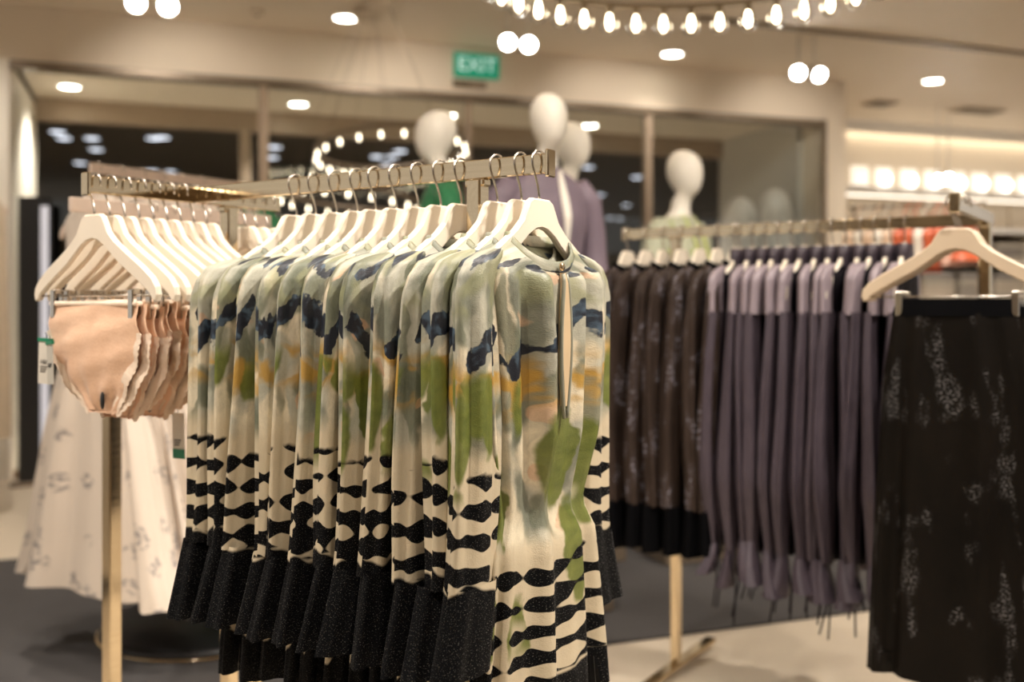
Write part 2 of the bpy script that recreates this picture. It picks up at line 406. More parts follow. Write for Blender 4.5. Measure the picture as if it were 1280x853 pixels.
# shop front glazing with posts
edges = [0.0, wall_t(330), wall_t(587), wall_t(812), tr]
for i in range(4):
    a, b = edges[i]+.02, edges[i+1]-.02
    win = structure('window_%d' % (i+1), MB().box(a, b, .035, .047, .06, HEAD-.057), M['glass'], None, LOC, RZ)
    MB().box(a, b, .02, .06, 0, .06).build('window_sill', M['mullion'], win)
for i, (t, w) in enumerate(((edges[1], .035), (edges[2], .018), (edges[3], .03))):
    structure('trim_%d' % (i+3), MB().box(t-w, t+w, .0, .09, 0, HEAD-.057, .006), M['mullion'], None, LOC, RZ)
for i, px in enumerate((306, 905)):
    t = wall_t(px, 1.7)
    structure('trim_%d' % (i+6), MB().box(t-.05, t+.05, 1.64, 1.74, 0, 2.76, .01), M['mullion'], None, LOC, RZ)
tfr = wall_t(1030)
structure('trim_8', MB().box(tfr-.035, tfr+.01, -.03, 0, 0, HEAD), M['dark_trim'], None, LOC, RZ)
# ceiling step: dark strips colour in its shadow line along the ceiling
q = W0.copy(); p = on_height(1040, 39, CEIL)-W0; dlt = p.dot(-Wn)
structure('trim_9', MB().box(4.6, 12, dlt-.03, dlt+.03, CEIL-.022, CEIL-.001).box(4.6, 12, dlt-1.2, dlt-1.16, CEIL-.012, CEIL-.001), M['dark_trim'], None, LOC, RZ)

# right hand back wall with cove, lit shelf and panelling
OFF = 1.7
t0 = 6.971
bw = structure('wall_back', MB().box(t0, 16, OFF, OFF+.2, 0, CEIL-.002), M['plaster'], None, LOC, RZ)
pxs = [1058, 1098, 1158, 1215, 1258, 1330, 1420]
for i in range(len(pxs)-1):
    a, b = wall_t(pxs[i], OFF)+.02, wall_t(pxs[i+1], OFF)-.02
    MB().box(a, b, OFF-.03, OFF-.002, .1, 2.42, .008).build('wall_panel', M['plaster'], bw)
cove = tag(empty('cove_light', LOC, RZ), 'long glowing cove light under the ceiling at the far right', 'cove light')
MB().box(t0+.02, 14, OFF-.16, OFF-.14, CEIL-.14, CEIL-.004).build('lip', M['white'], cove)
MB().box(t0+.02, 14, OFF-.10, OFF-.03, CEIL-.10, CEIL-.03).build('lamp_strip', glow('cove_glow', (1, .88, .70, 1), 2.2, True), cove)
ledge = tag(empty('vanity_light_shelf', LOC, RZ), 'bright wall shelf lined with round bulbs at the far right', 'light shelf')
MB().box(t0+.02, 14, OFF-.26, OFF-.03, 2.42, 2.52, .01).build('board', M['white'], ledge)
MB().box(t0+.02, 14, OFF-.24, OFF-.20, 2.405, 2.419).build('lamp_strip', glow('shelf_glow', (1, .90, .74, 1), 1.6, True), ledge)
gl_panel = glow('lit_panel', (1, .90, .74, 1), .42)
gl_bulb = glow('warm_bulb', (1, .92, .8, 1), 3.0)
bx = [1085, 1117, 1146, 1177, 1205, 1234, 1262, 1290]
panel_me = MB().box(-.12, .12, -.015, .015, 0, .24, .01).mesh('lit_panel', gl_panel)
bulb_me = MB().lathe([(.012, -.07), (.03, -.065), (.055, -.03), (.06, 0), (.052, .03), (.03, .053), (.005, .06)], 16).mesh('globe_bulb', gl_bulb)
for x in bx:
    o = link('globe_bulb', bulb_me, None, ledge); o.location = (wall_t(x, OFF), OFF-.29, 2.60)
for x in [1070, 1100, 1131, 1161, 1191, 1219, 1248, 1276]:
    o = link('lit_panel', panel_me, None, ledge); o.location = (wall_t(x, OFF), OFF-.06, 2.522)

# carpet
c1 = to_world(757, 808, CAMH*F/(808-HZ)); c1.z = 0
v = (c1-W0).dot(-Wn); c2 = to_world(20, 702, CAMH*F/(702-HZ)); v2 = (c2-W0).dot(-Wn)
tag(MB().box(-1.2, 8.5, v, v2, .001, .014, .004).build('area_rug', M['rug'], None, LOC, RZ), 'charcoal grey carpet running under the clothes racks', 'rug')

# ------------------------------------------------------------------ ceiling fittings
lens_em = glow('downlight_lens', (1, .93, .80, 1), 12.0)
dl_trim = MB().lathe([(.105, 0), (.105, -.012), (.085, -.016), (.083, -.004), (.083, 0)], 24).mesh('trim_ring', M['white'])
dl_lens = MB().lathe([(.082, -.006), (.08, -.011), (.04, -.014), (.002, -.015)], 24).mesh('lens', lens_em)
def downlight(px, py, z, label, group, scale=1.0, watts=0):
    p = on_height(px, py, z)
    o = tag(empty('ceiling_downlight', (p.x, p.y, z-.001)), label, 'downlight', group); o.scale = (scale,)*3
    link('trim_ring', dl_trim, None, o); link('lens', dl_lens, None, o)
    if watts:
        spot(p.x, p.y, watts, tz=0, ang=120, z=z-.05)
downlight(432, 21, CEIL, 'round ceiling downlight left of the green exit sign', 'shop ceiling downlights', 1, 25)
downlight(840, 66, CEIL, 'round ceiling downlight below the middle of the bulb ring', 'shop ceiling downlights', 1, 25)
downlight(1166, 100, CEIL, 'round ceiling downlight at the right, above the glowing cove', 'shop ceiling downlights', 1, 25)
vl = [(87, 107, 'upper of the two downlights behind the leftmost glass pane'), (95, 127, 'lower of the two downlights behind the leftmost glass pane'),
      (373, 129, 'upper of two downlights right of the left glazing post'), (362, 146, 'lower of two downlights right of the left glazing post'),
      (560, 143, 'entrance downlight showing beside the left mannequin head'), (737, 156, 'entrance downlight right of the middle mannequin head'),
      (903, 184, 'lower of two entrance downlights right of the right mannequin'), (940, 172, 'upper of two entrance downlights right of the right mannequin')]
for px, py, lb in vl: downlight(px, py, VCEIL, lb, 'entrance downlights behind the glass', .95, 120)
# adjustable spots in pairs
spot_em = glow('spot_lens', (1, .95, .86, 1), 30.0)
sp_can = MB().lathe([(.02, .15), (.055, .14), (.062, .12), (.062, 0), (.054, -.002), (.05, .012), (.045, .02)], 20).mesh('lamp_can', M['white'])
sp_lens = MB().lathe([(.049, .012), (.04, .006), (.002, .004)], 20).mesh('lens', spot_em)
sp_stem = MB().tube([(0, 0, 0), (0, 0, .3)], .009).mesh('stem', M['white'])
def track_spot(px, py, Z, label, aim):
    p = to_world(px, py, Z); o = tag(empty('ceiling_spotlight', p), label, 'spotlight', 'pairs of ceiling spotlights')
    d = (Vector(aim)-p).normalized(); q = d.to_track_quat('-Z', 'Y')
    can = link('lamp_can', sp_can, None, o); can.rotation_mode = 'QUATERNION'; can.rotation_quaternion = q
    link('lens', sp_lens, None, can)
    st = link('stem', sp_stem, None, o); back = q @ Vector((0, 0, .1)); st.location = back; st.scale = (1, 1, max(.05, (CEIL-p.z-back.z)/.3))
track_spot(170, 4, 5.8, 'left lamp of the spotlight pair at the top left', (-.6, 1.5, 1.2))
track_spot(210, 8, 5.8, 'right lamp of the spotlight pair at the top left', (-.4, 1.2, 1.2))
track_spot(635, 53, 6.9, 'left lamp of the spotlight pair beside the green exit sign', (.1, 2, 1.2))
track_spot(661, 56, 6.9, 'right lamp of the spotlight pair beside the green exit sign', (.5, 2, 1.2))
track_spot(998, 91, 7.6, 'left lamp of the spotlight pair under the right end of the bulb ring', (.6, 2, 1.3))
track_spot(1025, 94, 7.6, 'right lamp of the spotlight pair under the right end of the bulb ring', (3.5, 2, .3))
track_spot(1173, 226, 10.2, 'left lamp of the bright pair in front of the lit shelf', (2.5, 5, 1.0))
track_spot(1186, 224, 10.4, 'right lamp of the bright pair in front of the lit shelf', (2.7, 5, 1.0))
# vents
for px, py, lb, w in ((1100, 128, 'small grey ceiling vent beside the wall end', .16), (1222, 137, 'wide grey ceiling vent at the far right', .30)):
    p = on_height(px, py, CEIL)
    vnt = tag(empty('ceiling_vent', (p.x, p.y, CEIL-.001), WANG), lb, 'vent')
    MB().box(-w, w, -.14, .14, -.012, 0, .003).build('frame', M['plaster'], vnt)
    for k in range(5): MB().box(-w+.03, w-.03, -.11+k*.05, -.09+k*.05, -.024, -.0125).build('slat', M['dark_trim'], vnt)
p = on_height(322, 13, CEIL)
sd = tag(empty('smoke_detector', (p.x, p.y, CEIL-.001)), 'small round smoke detector on the ceiling at the upper left', 'smoke detector')
MB().lathe([(.05, 0), (.05, -.015), (.04, -.03), (.002, -.035)], 20).build('housing', M['plaster'], sd)
MB().lathe([(.012, -.034), (.01, -.042), (.001, -.043)], 12).build('sensor', M['dark_trim'], sd)

# ring chandelier
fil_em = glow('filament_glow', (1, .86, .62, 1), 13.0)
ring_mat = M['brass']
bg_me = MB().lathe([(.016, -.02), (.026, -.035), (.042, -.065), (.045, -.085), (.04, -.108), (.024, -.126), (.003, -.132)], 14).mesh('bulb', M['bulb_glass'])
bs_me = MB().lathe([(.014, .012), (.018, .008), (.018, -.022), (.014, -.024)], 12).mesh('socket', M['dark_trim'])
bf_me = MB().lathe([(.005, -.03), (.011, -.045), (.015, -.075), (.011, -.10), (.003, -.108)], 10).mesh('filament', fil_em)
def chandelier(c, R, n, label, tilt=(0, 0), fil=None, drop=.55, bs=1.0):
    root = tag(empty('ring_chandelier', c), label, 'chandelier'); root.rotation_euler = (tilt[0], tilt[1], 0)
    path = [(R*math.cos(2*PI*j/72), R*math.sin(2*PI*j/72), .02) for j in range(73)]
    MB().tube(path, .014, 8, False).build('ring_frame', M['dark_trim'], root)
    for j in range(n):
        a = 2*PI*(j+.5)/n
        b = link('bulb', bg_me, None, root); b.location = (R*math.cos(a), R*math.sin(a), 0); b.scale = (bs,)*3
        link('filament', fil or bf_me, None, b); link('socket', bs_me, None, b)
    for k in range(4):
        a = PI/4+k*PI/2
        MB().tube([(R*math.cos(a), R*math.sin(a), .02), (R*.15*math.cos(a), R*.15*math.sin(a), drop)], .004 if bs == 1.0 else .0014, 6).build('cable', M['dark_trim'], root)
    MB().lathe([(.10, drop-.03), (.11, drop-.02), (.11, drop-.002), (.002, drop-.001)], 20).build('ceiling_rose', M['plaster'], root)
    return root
dim_me = bf_me.copy(); dim_me.materials.clear(); dim_me.materials.append(glow('reflection_filament', (1, .88, .66, 1), 5.0));  chandelier((.775, 4.15, 2.715), .95, 42, 'large ring chandelier of glowing clear bulbs hanging at the top right', drop=CEIL-2.715)
chandelier(to_world(489, 188, 6.6), .495, 22, 'bulb ring standing in for a glass reflection, behind the left mannequin head', (math.radians(-7), math.radians(-5)), dim_me, CEIL-2.24, .55)  # added ring stands in for a chandelier's reflection in the glass
chandelier(to_world(436, 250, 6.9), .49, 20, 'lower bulb ring standing in for a glass reflection, under the gold rail', (math.radians(-4), math.radians(5)), dim_me, CEIL-1.95, .55)  # second added ring, again in place of a mirrored one
# added glowing discs stand in for lamp reflections in the glass
hall_em = glow('reflection_disc', (.86, .88, 1, 1), 1.6)
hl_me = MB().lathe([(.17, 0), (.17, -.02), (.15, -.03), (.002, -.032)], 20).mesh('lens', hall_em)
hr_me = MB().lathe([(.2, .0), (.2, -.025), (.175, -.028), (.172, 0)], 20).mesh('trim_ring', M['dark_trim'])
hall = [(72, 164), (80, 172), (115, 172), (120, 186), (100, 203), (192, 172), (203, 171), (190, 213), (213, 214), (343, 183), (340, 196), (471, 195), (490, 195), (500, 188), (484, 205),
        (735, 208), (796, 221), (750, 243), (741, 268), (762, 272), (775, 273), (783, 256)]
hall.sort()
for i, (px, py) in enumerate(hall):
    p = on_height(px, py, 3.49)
    o = tag(empty('reflection_disc', (p.x, p.y, 3.49)), ('pale bluish disc standing in for a glass reflection, %s from the left' % ORD[i]) if i < 20 else ['', 'second rightmost', 'rightmost'][i-19]+' pale bluish disc standing in for a glass reflection', 'hall lamp', 'discs standing in for glass reflections')
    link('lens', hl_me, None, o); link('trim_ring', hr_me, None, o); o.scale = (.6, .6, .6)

# exit sign
p = to_world(595, 83, 1); t = wall_t(595); P = W0+Wd*t; Z = P.y
zc = CAMH+(HZ-83)/F*Z
sign = tag(empty('exit_sign', P+Wn*.002+Vector((0, 0, zc)), WANG), 'green exit sign on the beam above the entrance', 'sign')
hw, hh = 28.5/F*Z/abs(Wd.x)*.97, 15/F*Z
_e = N('exit_green').set(col=(.0, .16, .09, 1), em=(.0, .36, .20, 1), es=.28, rough=.4); _e.m.cycles.emission_sampling = 'NONE'; exit_green = _e.m
def text_mesh(txt, size, mat, name, parent, loc, rot, ext=.001, sx=1.0):
    cu = bpy.data.curves.new(name, 'FONT'); cu.body = txt; cu.size = size; cu.extrude = ext; cu.align_x = 'CENTER'; cu.align_y = 'CENTER'
    tmp = bpy.data.objects.new('tmp', cu); COL.objects.link(tmp)
    dg = bpy.context.evaluated_depsgraph_get(); me = bpy.data.meshes.new_from_object(tmp.evaluated_get(dg))
    bpy.data.objects.remove(tmp)
    me.materials.clear(); me.materials.append(mat)
    o = bpy.data.objects.new(name, me); COL.objects.link(o); o.parent = parent; o.location = loc; o.rotation_euler = rot; o.scale = (sx, 1, 1)
    return o
MB().box(-hw, hw, -.03, 0, -hh, hh, .006).build('face', exit_green, sign)
text_mesh('EXIT', hh*1.65, glow('exit_letters', (.30, .55, .50, 1), .5), 'lettering', sign, (0, -.032, 0), (PI/2, 0, 0), .001, 1.0)
t = wall_t(588); P = W0+Wd*t
pl = tag(empty('sign_bracket', P+Wn*.002+Vector((0, 0, CAMH+(HZ-106)/F*P.y)), WANG), 'small grey bar mounted under the green exit sign', 'bracket')
MB().box(-.15, .13, -.02, 0, -.032, .032, .006).build('bar', M['dark_trim'], pl)
MB().box(-.01, .12, -.026, -.0205, -.02, .012).build('lens', M['mullion'], pl)

# ------------------------------------------------------------------ hangers and garments (local x along the hanger, y along the rail, z up from the rail centre)
A = Vector((-.8335, .5526, 0)); U = Vector((.5526, .8335, 0)); RU = math.atan2(U.y, U.x); RA = math.atan2(-A.y, -A.x)
RAILZ = 1.45
half = [(0, -.058), (.026, -.058), (.036, -.063), (.044, -.075), (.055, -.094), (.078, -.113), (.12, -.138), (.165, -.163), (.195, -.183), (.210, -.201), (.213, -.216), (.208, -.228)]
low = [(.197, -.226), (.189, -.215), (.165, -.199), (.13, -.179), (.09, -.157), (.06, -.136), (.04, -.121), (.018, -.110), (0, -.107)]
outline = half+low+[(-x, z) for x, z in low[-2::-1]]+[(-x, z) for x, z in half[:0:-1]]
hang_body = MB().prism(outline, -.0065, .0065, .003)
hook_path = [(.0215, 0, -.004), (.0205, 0, .006)]+[(.0215*math.cos(a), 0, .006+.0165*math.sin(a)) for a in np.linspace(.3, PI-.1, 9)]+[(-.0215, 0, .002), (-.019, 0, -.008), (-.009, 0, -.026), (-.003, 0, -.040), (0, 0, -.052), (0, 0, -.072)]
hang_hook = MB().tube(hook_path, .0021, 6)
HB = {k: hang_body.mesh('hanger_body', M[k]) for k in ('hanger', 'hanger_wood', 'hanger_pink')}
HH = hang_hook.mesh('hook', M['steel'])
bar_me = MB().tube([(-.205, 0, -.217), (.205, 0, -.217)], .0022, 6).mesh('clip_bar', M['steel'])
clip_me = MB().box(-.008, .008, -.011, -.0075, -.262, -.205, .002).box(-.008, .008, .0075, .011, -.262, -.205, .002).box(-.006, .006, -.0075, .0075, -.214, -.204, .001).mesh('clip', M['steel'])
def hanger(pos, rz, label, group, mat='hanger', clips=None, name='coat_hanger', tilt=0.0):
    o = tag(empty(name, (pos[0], pos[1], RAILZ if len(pos) < 3 else pos[2]), rz), label, 'hanger', group)
    link('hanger_body', HB[mat], None, o); link('hook', HH, None, o)
    if clips:
        link('clip_bar', bar_me, None, o)
        for x in (-clips, clips):
            c = link('clip', clip_me, None, o); c.location.x = x
    return o
def itp(z, tab):                                 # tab: list of (z, value...) with z falling
    zs = [-r[0] for r in tab]
    return [float(np.interp(-z, zs, [r[i] for r in tab])) for i in range(1, len(tab[0]))]
def body_mesh(tab, zs, mat, rng, n=72, k=12, h0=.14, u0=0.0, dip=.03, ztop=-.088, name='body', per=.75, thick=True, mesh=True):
    """tab rows: z, half width, front depth, back depth, fold height"""
    ph = [rng.uniform(0, 6.28) for _ in range(4)]; dr = [rng.uniform(-3, 3) for _ in range(4)]
    rings = []
    for z in zs:
        w, df, db, am = itp(z, tab); r = []
        for j in range(n):
            a = 2*PI*j/n; ca, sa = math.cos(a), math.sin(a)
            f = am*(math.sin(k*a+ph[0]+dr[0]*z)*.55+math.sin((k*1.7//1)*a+ph[1]+dr[1]*z)*.3+math.sin((k//2)*a+ph[2]+dr[2]*z)*.4)
            d = df if sa < 0 else db
            sx = math.copysign(abs(ca)**.85, ca); sy = math.copysign(abs(sa)**.8, sa)
            fade = max(0, 1-(ztop-z)/.06)
            r.append((sx*(w+f*.4), sy*d+f*math.copysign(1, sa)*min(1, abs(sa)*2), z-dip*max(0, -sa)*fade))
        rings.append(r)
    us = [u0+per*j/n for j in range(n+1)]; vs = [-z-h0 for z in zs]
    mb = MB().loft(rings, us=us, vs_=vs)
    if thick:                                    # turn the hem inwards so that the cloth shows an edge
        last = rings[-1]; inn = [(x*.93, y*.85, z) for x, y, z in last]; up = [(x*.9, y*.8, z+.05) for x, y, z in last]
        mb.loft([last, inn, up], us=us, vs_=[vs[-1]]*3)
    return mb.mesh(name, mat) if mesh else mb
def sleeve_mesh(side, tab, zs, mat, rng, n=32, k=5, h0=.14, u0=0.0, name='sleeve', per=.27, cap=True, drift=0.0, dip0=0.0):
    """tab rows: z, centre x, half width x, half depth y, fold height"""
    ph = [rng.uniform(0, 6.28) for _ in range(4)]; dr = [rng.uniform(-4, 4) for _ in range(4)]
    rings = []; zt, zb = zs[0], zs[-1]
    for z in zs:
        cx, rx, ry, am = itp(z, tab); r = []
        q = (zt-z)/max(1e-6, zt-zb)
        for j in range(n):
            a = 2*PI*j/n; ca, sa = math.cos(a), math.sin(a)
            f = am*(math.sin(k*a+ph[0]+dr[0]*z)*.6+math.sin((k+3)*a+ph[1]+dr[1]*z)*.4)
            r.append((side*(cx+rx*ca+f*ca), ry*math.copysign(abs(sa)**.85, sa)+f*sa+drift*q*q+.006*math.sin(ph[2]+7*z), z+dip0*ca))
        rings.append(r)
    us = [u0+per*j/n for j in range(n+1)]; vs = [-z-h0 for z in zs]
    mb = MB().loft(rings, cap0=cap, us=us, vs_=vs)
    last = rings[-1]; cxm = sum(p[0] for p in last)/n; cym = sum(p[1] for p in last)/n
    inn = [(cxm+(x-cxm)*.86, cym+(y-cym)*.8, z) for x, y, z in last]; up = [(cxm+(x-cxm)*.7, cym+(y-cym)*.6, z+.015) for x, y, z in last]
    mb.loft([last, inn, up], us=us, vs_=[vs[-1]]*3)
    return mb.mesh(name, mat)
def collar_mesh(w, df, db, z0, z1, dip, mat, name='collar', n=48):
    R = []
    for z, g in ((z0, 1.03), ((z0+z1)/2, 1.02), (z1, .98), (z1, .90), (z0, .92)):
        R.append([(math.cos(2*PI*j/n)*w*g, (df if math.sin(2*PI*j/n) < 0 else db)*math.sin(2*PI*j/n)*g, z-dip*max(0, -math.sin(2*PI*j/n))) for j in range(n)])
    us = [.02+.3*j/n for j in range(n+1)]
    return MB().loft(R, us=us, vs_=[.03, .015, 0, 0, .02]).mesh(name, mat)

# ---- rack 1: T shaped brass rack with the printed dresses and the briefs
def zrange(a, b, n): return list(np.linspace(a, b, n))
def bar_between(p, q, w, h, name, mat, parent, bev=.002):
    p, q = Vector(p), Vector(q); d = (q-p); L = d.length
    me = MB().box(0, L, -w/2, w/2, -h/2, h/2, bev).mesh(name, mat)
    o = link(name, me, None, parent); o.location = p; o.rotation_euler = (0, 0, math.atan2(d.y, d.x)); return o
def rack(name, label, near, far, c0, c1, post_main, post_cross):
    """near/far ends of the main rail, c0/c1 ends of the cross rail, posts; all at RAILZ"""
    r = tag(empty(name, (post_main[0], post_main[1], 0)), label, 'clothes rack')
    off = Vector((post_main[0], post_main[1], 0)); L = lambda p: Vector((p[0], p[1], RAILZ))-off
    bar_between(L(near), L(far), .014, .034, 'rail', M['brass'], r)
    bar_between(L(c0), L(c1), .014, .034, 'cross_rail', M['brass'], r)
    for p, rz in ((near, RA), (c0, RU)):
        o = MB().box(-.004, .004, -.012, .012, -.023, .023, .002).build('end_cap', M['brass'], r, L(p), rz)
    for p, z, dirn, nm in ((post_main, RU, U, 'post'), (post_cross, RA, A, 'post')):
        q = Vector((p[0], p[1], 0))-off
        MB().box(-.015, .015, -.015, .015, .02, RAILZ-.017, .003).build(nm, M['brass'], r, q, z)
        MB().box(-.021, .021, -.012, .012, RAILZ-.03, RAILZ-.0165, .003).build('bracket', M['brass'], r, q, z+PI/2)
        MB().box(-.30, .30, -.02, .02, .016, .034, .004).build('foot', M['brass'], r, q, z if dirn is U else z)
    return r
near = Vector((.053+.01, 1.654-.006, 0)); far = Vector((-.695, 2.150, 0)); E = Vector((-.827, 1.933, 0))
s_of = lambda px: (.053-1.654*(px-640)/F)/(.8335+.5526*(px-640)/F)
rail_pt = lambda s: Vector((.053, 1.654, 0))+A*s
post1 = rail_pt(s_of(597)); cross_pt = lambda t: E+U*t
rack('clothes_rack', 'brass T-shaped clothes rack carrying printed dresses and peach briefs', near, far-A*.008, E, cross_pt(.50), post1, cross_pt(.352))

hook_px = [674, 652, 622, 577, 551, 523, 496, 470, 447, 421, 395, 371]
def printed_dress(i, pos):
    rng = random.Random(100+i); front = (i == 0)
    lab = 'printed long-sleeved satin dress, %s from the front end of the brass rail' % ('foremost, showing its open front,' if front else ORD[i])
    if front: lab = 'foremost printed satin dress, its slit front facing the aisle'
    if i == 11: lab = 'printed satin dress hanging farthest back, beside the peach briefs'
    o = tag(empty('printed_dress', (pos.x, pos.y, RAILZ), RU), lab, 'dress', 'printed satin dresses on the brass rail')
    df = .045 if front else .021
    tab = [(-.128, .094, .034, .030, .0), (-.138, .120, .034, .028, 0), (-.152, .150, .033, .023, .001), (-.165, .172, df*.85, .02, .009 if front else .004), (-.20, .178, df, .021, .018 if front else .008),
           (-.30, .168, df, .021, .024 if front else .006), (-.45, .155, df*.95, .021, .022 if front else .006), (-.55, .132, df*.62, .02, .010), (-.575, .130, df*.6, .02, .006),
           (-.62, .152, df, .022, .010), (-.80, .175, df*1.1, .024, .016 if front else .008), (-.90, .185, df*1.15, .025, .018 if front else .009)]
    hem = -.895-rng.uniform(0, .02)
    zs = zrange(-.128, -.20, 10)+zrange(-.215, hem, 40)
    link('body', body_mesh(tab, zs, PRINT_B[i % 2], rng, 96 if front else 64, 11, u0=rng.uniform(0, 3) if not front else 0.07, ztop=-.128, dip=.046), None, o)
    sl = -.775-rng.uniform(0, .012); kick = rng.uniform(.0, .012)
    for side in (-1, 1):
        out = .0 if side > 0 else 0.0
        st = [(-.146, .125, .012, .010, 0), (-.154, .145, .03, .018, 0), (-.167, .166, .042, .0225, .001), (-.190, .181, .046, .0225, .003), (-.22, .190, .047, .0222, .007), (-.35, .193, .049, .021, .010),
              (-.50, .196, .052, .021, .010), (-.62, .200, .053, .022, .006), (-.66, .203, .054, .0225, .005)]
        if side > 0: st = [(a, c-.012, rx*.9, ry, am) for a, c, rx, ry, am in st]
        zs2 = zrange(-.146, -.20, 12)+zrange(-.215, -.655, 30)
        mat = PRINT_S[(i*2+(side > 0)) % 3]; uo = rng.uniform(0, 4); vo = .14+rng.uniform(-.015, .02)
        link('sleeve', sleeve_mesh(side, st, zs2, mat, rng, u0=uo, h0=vo, drift=rng.uniform(-.006, .006)), None, o)
        c0 = .203 if side < 0 else .191
        ct = [(-.65, c0-.001, .0540, .0225, .005), (-.70, c0+.008+kick*.5, .056, .0235, .006), (sl, c0+.024+kick, .060, .025, .008)]
        cf = link('cuff', sleeve_mesh(side, ct, zrange(-.65, sl, 9), mat, rng, u0=uo, h0=vo, name='cuff', cap=False), None, o)
    link('collar', collar_mesh(.095, .036, .031, -.135, -.117, .046, PRINT_B[(i+1) % 2]), None, o)
    if front:
        yz = lambda z: -itp(z, tab)[1]
        pts = zrange(-.182, -.40, 14)
        R = [[(sx*.5*wd, yz(z)-dy, z) for sx, dy in ((-1, .004), (1, .004), (1, -.006), (-1, -.006))] for z, wd in [(z, .004+.02*math.sin((z+.182)/(-.218)*PI)) for z in pts]]
        R = [[(x, y-.005, z) for x, y, z in r] for r in R]
        MB().loft(R, True, True, smooth=False).build('placket', M['lining'], o)
        bt = MB().lathe([(.0065, 0), (.0075, .002), (.006, .005), (.001, .006)], 16).build('button', M['brass'], o, (0, -.042, -.172)); bt.rotation_euler = (PI/2, 0, 0)
        for dx in (-.013, .013):
            z2 = zrange(-.184, -.42, 20)
            MB().tube([(dx*.35+math.copysign(.011*math.sin((z+.184)/(-.236)*PI), dx), yz(z)-.0075, z) for z in z2], .0034, 8).build('front_edge', PRINT_B[0], o)
    return o
for i, px in enumerate(hook_px):
    p = rail_pt(s_of(px))
    jit = random.uniform(-.05, .05) if i else 0
    hanger((p.x, p.y), RU+jit, 'ivory hanger in the %s printed dress from the front of the brass rail' % ORD[i], 'ivory hangers on the brass rail')
    d = printed_dress(i, p); d.rotation_euler.z = RU+jit

# ---- briefs on the cross rail
def panty_sheet(w_top, cut, y0, bul, crotch, th=.0016):
    """a curved panel: rows from the waist to the gusset"""
    rows = []
    zs = zrange(-.232, crotch, 16)
    for z in zs:
        q = (z+.232)/(crotch+.232)
        side = .052
        if q < .30: w = w_top*(1+.06*q)
        else:
            e = (q-.30)/.70; w = w_top*1.018*(1-e**cut)+.045*e**cut
        rows.append((z, w, q))
    n = 22; R = []
    for lay in (0, 1):
        g = []
        for z, w, q in rows:
            g.append([(w*(2*j/(n-1)-1)+.03*q*q, y0*(1-q)+bul*math.sin(q*PI)*math.cos((2*j/(n-1)-1)*1.4)+.004*math.sin(j*1.1+q*9)*q+.003*math.sin(q*23+j*.35)+(th if lay else 0), z) for j in range(n)])
        R.append(g)
    mb = MB()
    mb.loft(R[0], closed=False).loft([r[::-1] for r in R[1]], closed=False)
    for e in (0, -1):
        mb.loft([[R[0][i][e], R[1][i][e]] for i in range(len(rows))], closed=False)
    mb.loft([R[0][0], R[1][0]], closed=False); mb.loft([R[0][-1], R[1][-1]], closed=False)
    return mb, rows, R[0]
front_mb, rows_f, gf = panty_sheet(.150, 1.7, -.007, -.022, -.44)
back_mb, rows_b, gb = panty_sheet(.158, 2.4, .006, .022, -.445)
PF = front_mb.mesh('front_panel', M['peach']); PB = back_mb.mesh('back_panel', M['peach'])
def lace_mesh(grid, side, start, width, dy):
    mb = MB(); e = 0 if side < 0 else -1; pts = []
    src = [Vector(g[e]) for g in grid[start:]]
    P = []
    for i in range(len(src)-1):
        for k in range(5): P.append(src[i].lerp(src[i+1], k/5))
    P.append(src[-1]); inner = []; outer = []
    for i, p in enumerate(P):
        t = (P[min(i+1, len(P)-1)]-P[max(i-1, 0)]).normalized(); nn = Vector((t.z, 0, -t.x))*(-1 if side > 0 else 1)
        if nn.x*side < 0: nn = -nn
        sc = abs(math.sin(i*.8))
        inner.append(p-nn*width*.8+Vector((0, dy, 0))); outer.append(p+nn*(width*.25+.004*sc)+Vector((0, dy, 0)))
    off = Vector((0, .0012, 0))
    mb.loft([inner, outer], closed=False).loft([[p+off for p in outer], [p+off for p in inner]], closed=False).loft([outer, [p+off for p in outer]], closed=False)
    return mb.mesh('lace_trim', M['lace'])
LACE = [lace_mesh(gf, s, 4, .020, -.0016) for s in (-1, 1)]+[lace_mesh(gb, s, 4, .022, -.0014) for s in (-1, 1)]
BAND = MB().box(-.149, .149, -.0105, .0095, -.238, -.228, .003).mesh('waistband', M['lace'])
dot_me = MB().lathe([(.011, 0), (.011, .002), (.002, .003)], 16).mesh('sticker', M['black'])
tag_me = MB().box(-.021, .021, -.0006, .0006, -.092, 0).mesh('tag', M['tag'])
tagg_me = MB().box(-.021, .021, -.0006, .0006, -.085, 0).mesh('tag', M['tag_grey'])
strip_me = MB().box(-.021, .021, -.0012, .0012, -.020, 0).mesh('green_band', M['tag_green'])
def swing_tag(parent, x, y, z, drop, me, greenfoot, rot, lines=True, logo=False):
    tg = link('swing_tag', me, None, parent); tg.location = (x, y, z-drop); tg.rotation_euler = (0, rot*.3, rot)
    MB().tube([(0, 0, -.004), (.004, 0, drop*.5), (0, 0, drop)], .0008, 5).build('string', M['ink'], tg)
    if greenfoot: g = link('green_band', strip_me, None, tg); g.location = (0, 0, -.076)
    else: g = link('green_band', strip_me, None, tg); g.location = (0, 0, .001); g.scale = (1.05, 2, .35)
    if lines:
        MB().box(-.014, .010, -.0013, -.0007, -.0585, -.056).box(-.014, .006, -.0013, -.0007, -.0635, -.061).box(-.014, .002, -.0013, -.0007, -.0685, -.066).build('print', M['ink'], tg)
    if logo:
        text_mesh('H&M', .013, M['ink'], 'logo', tg, (0, -.0011, -.048), (PI/2, 0, 0), .0002)
    return tg
n_b = 9
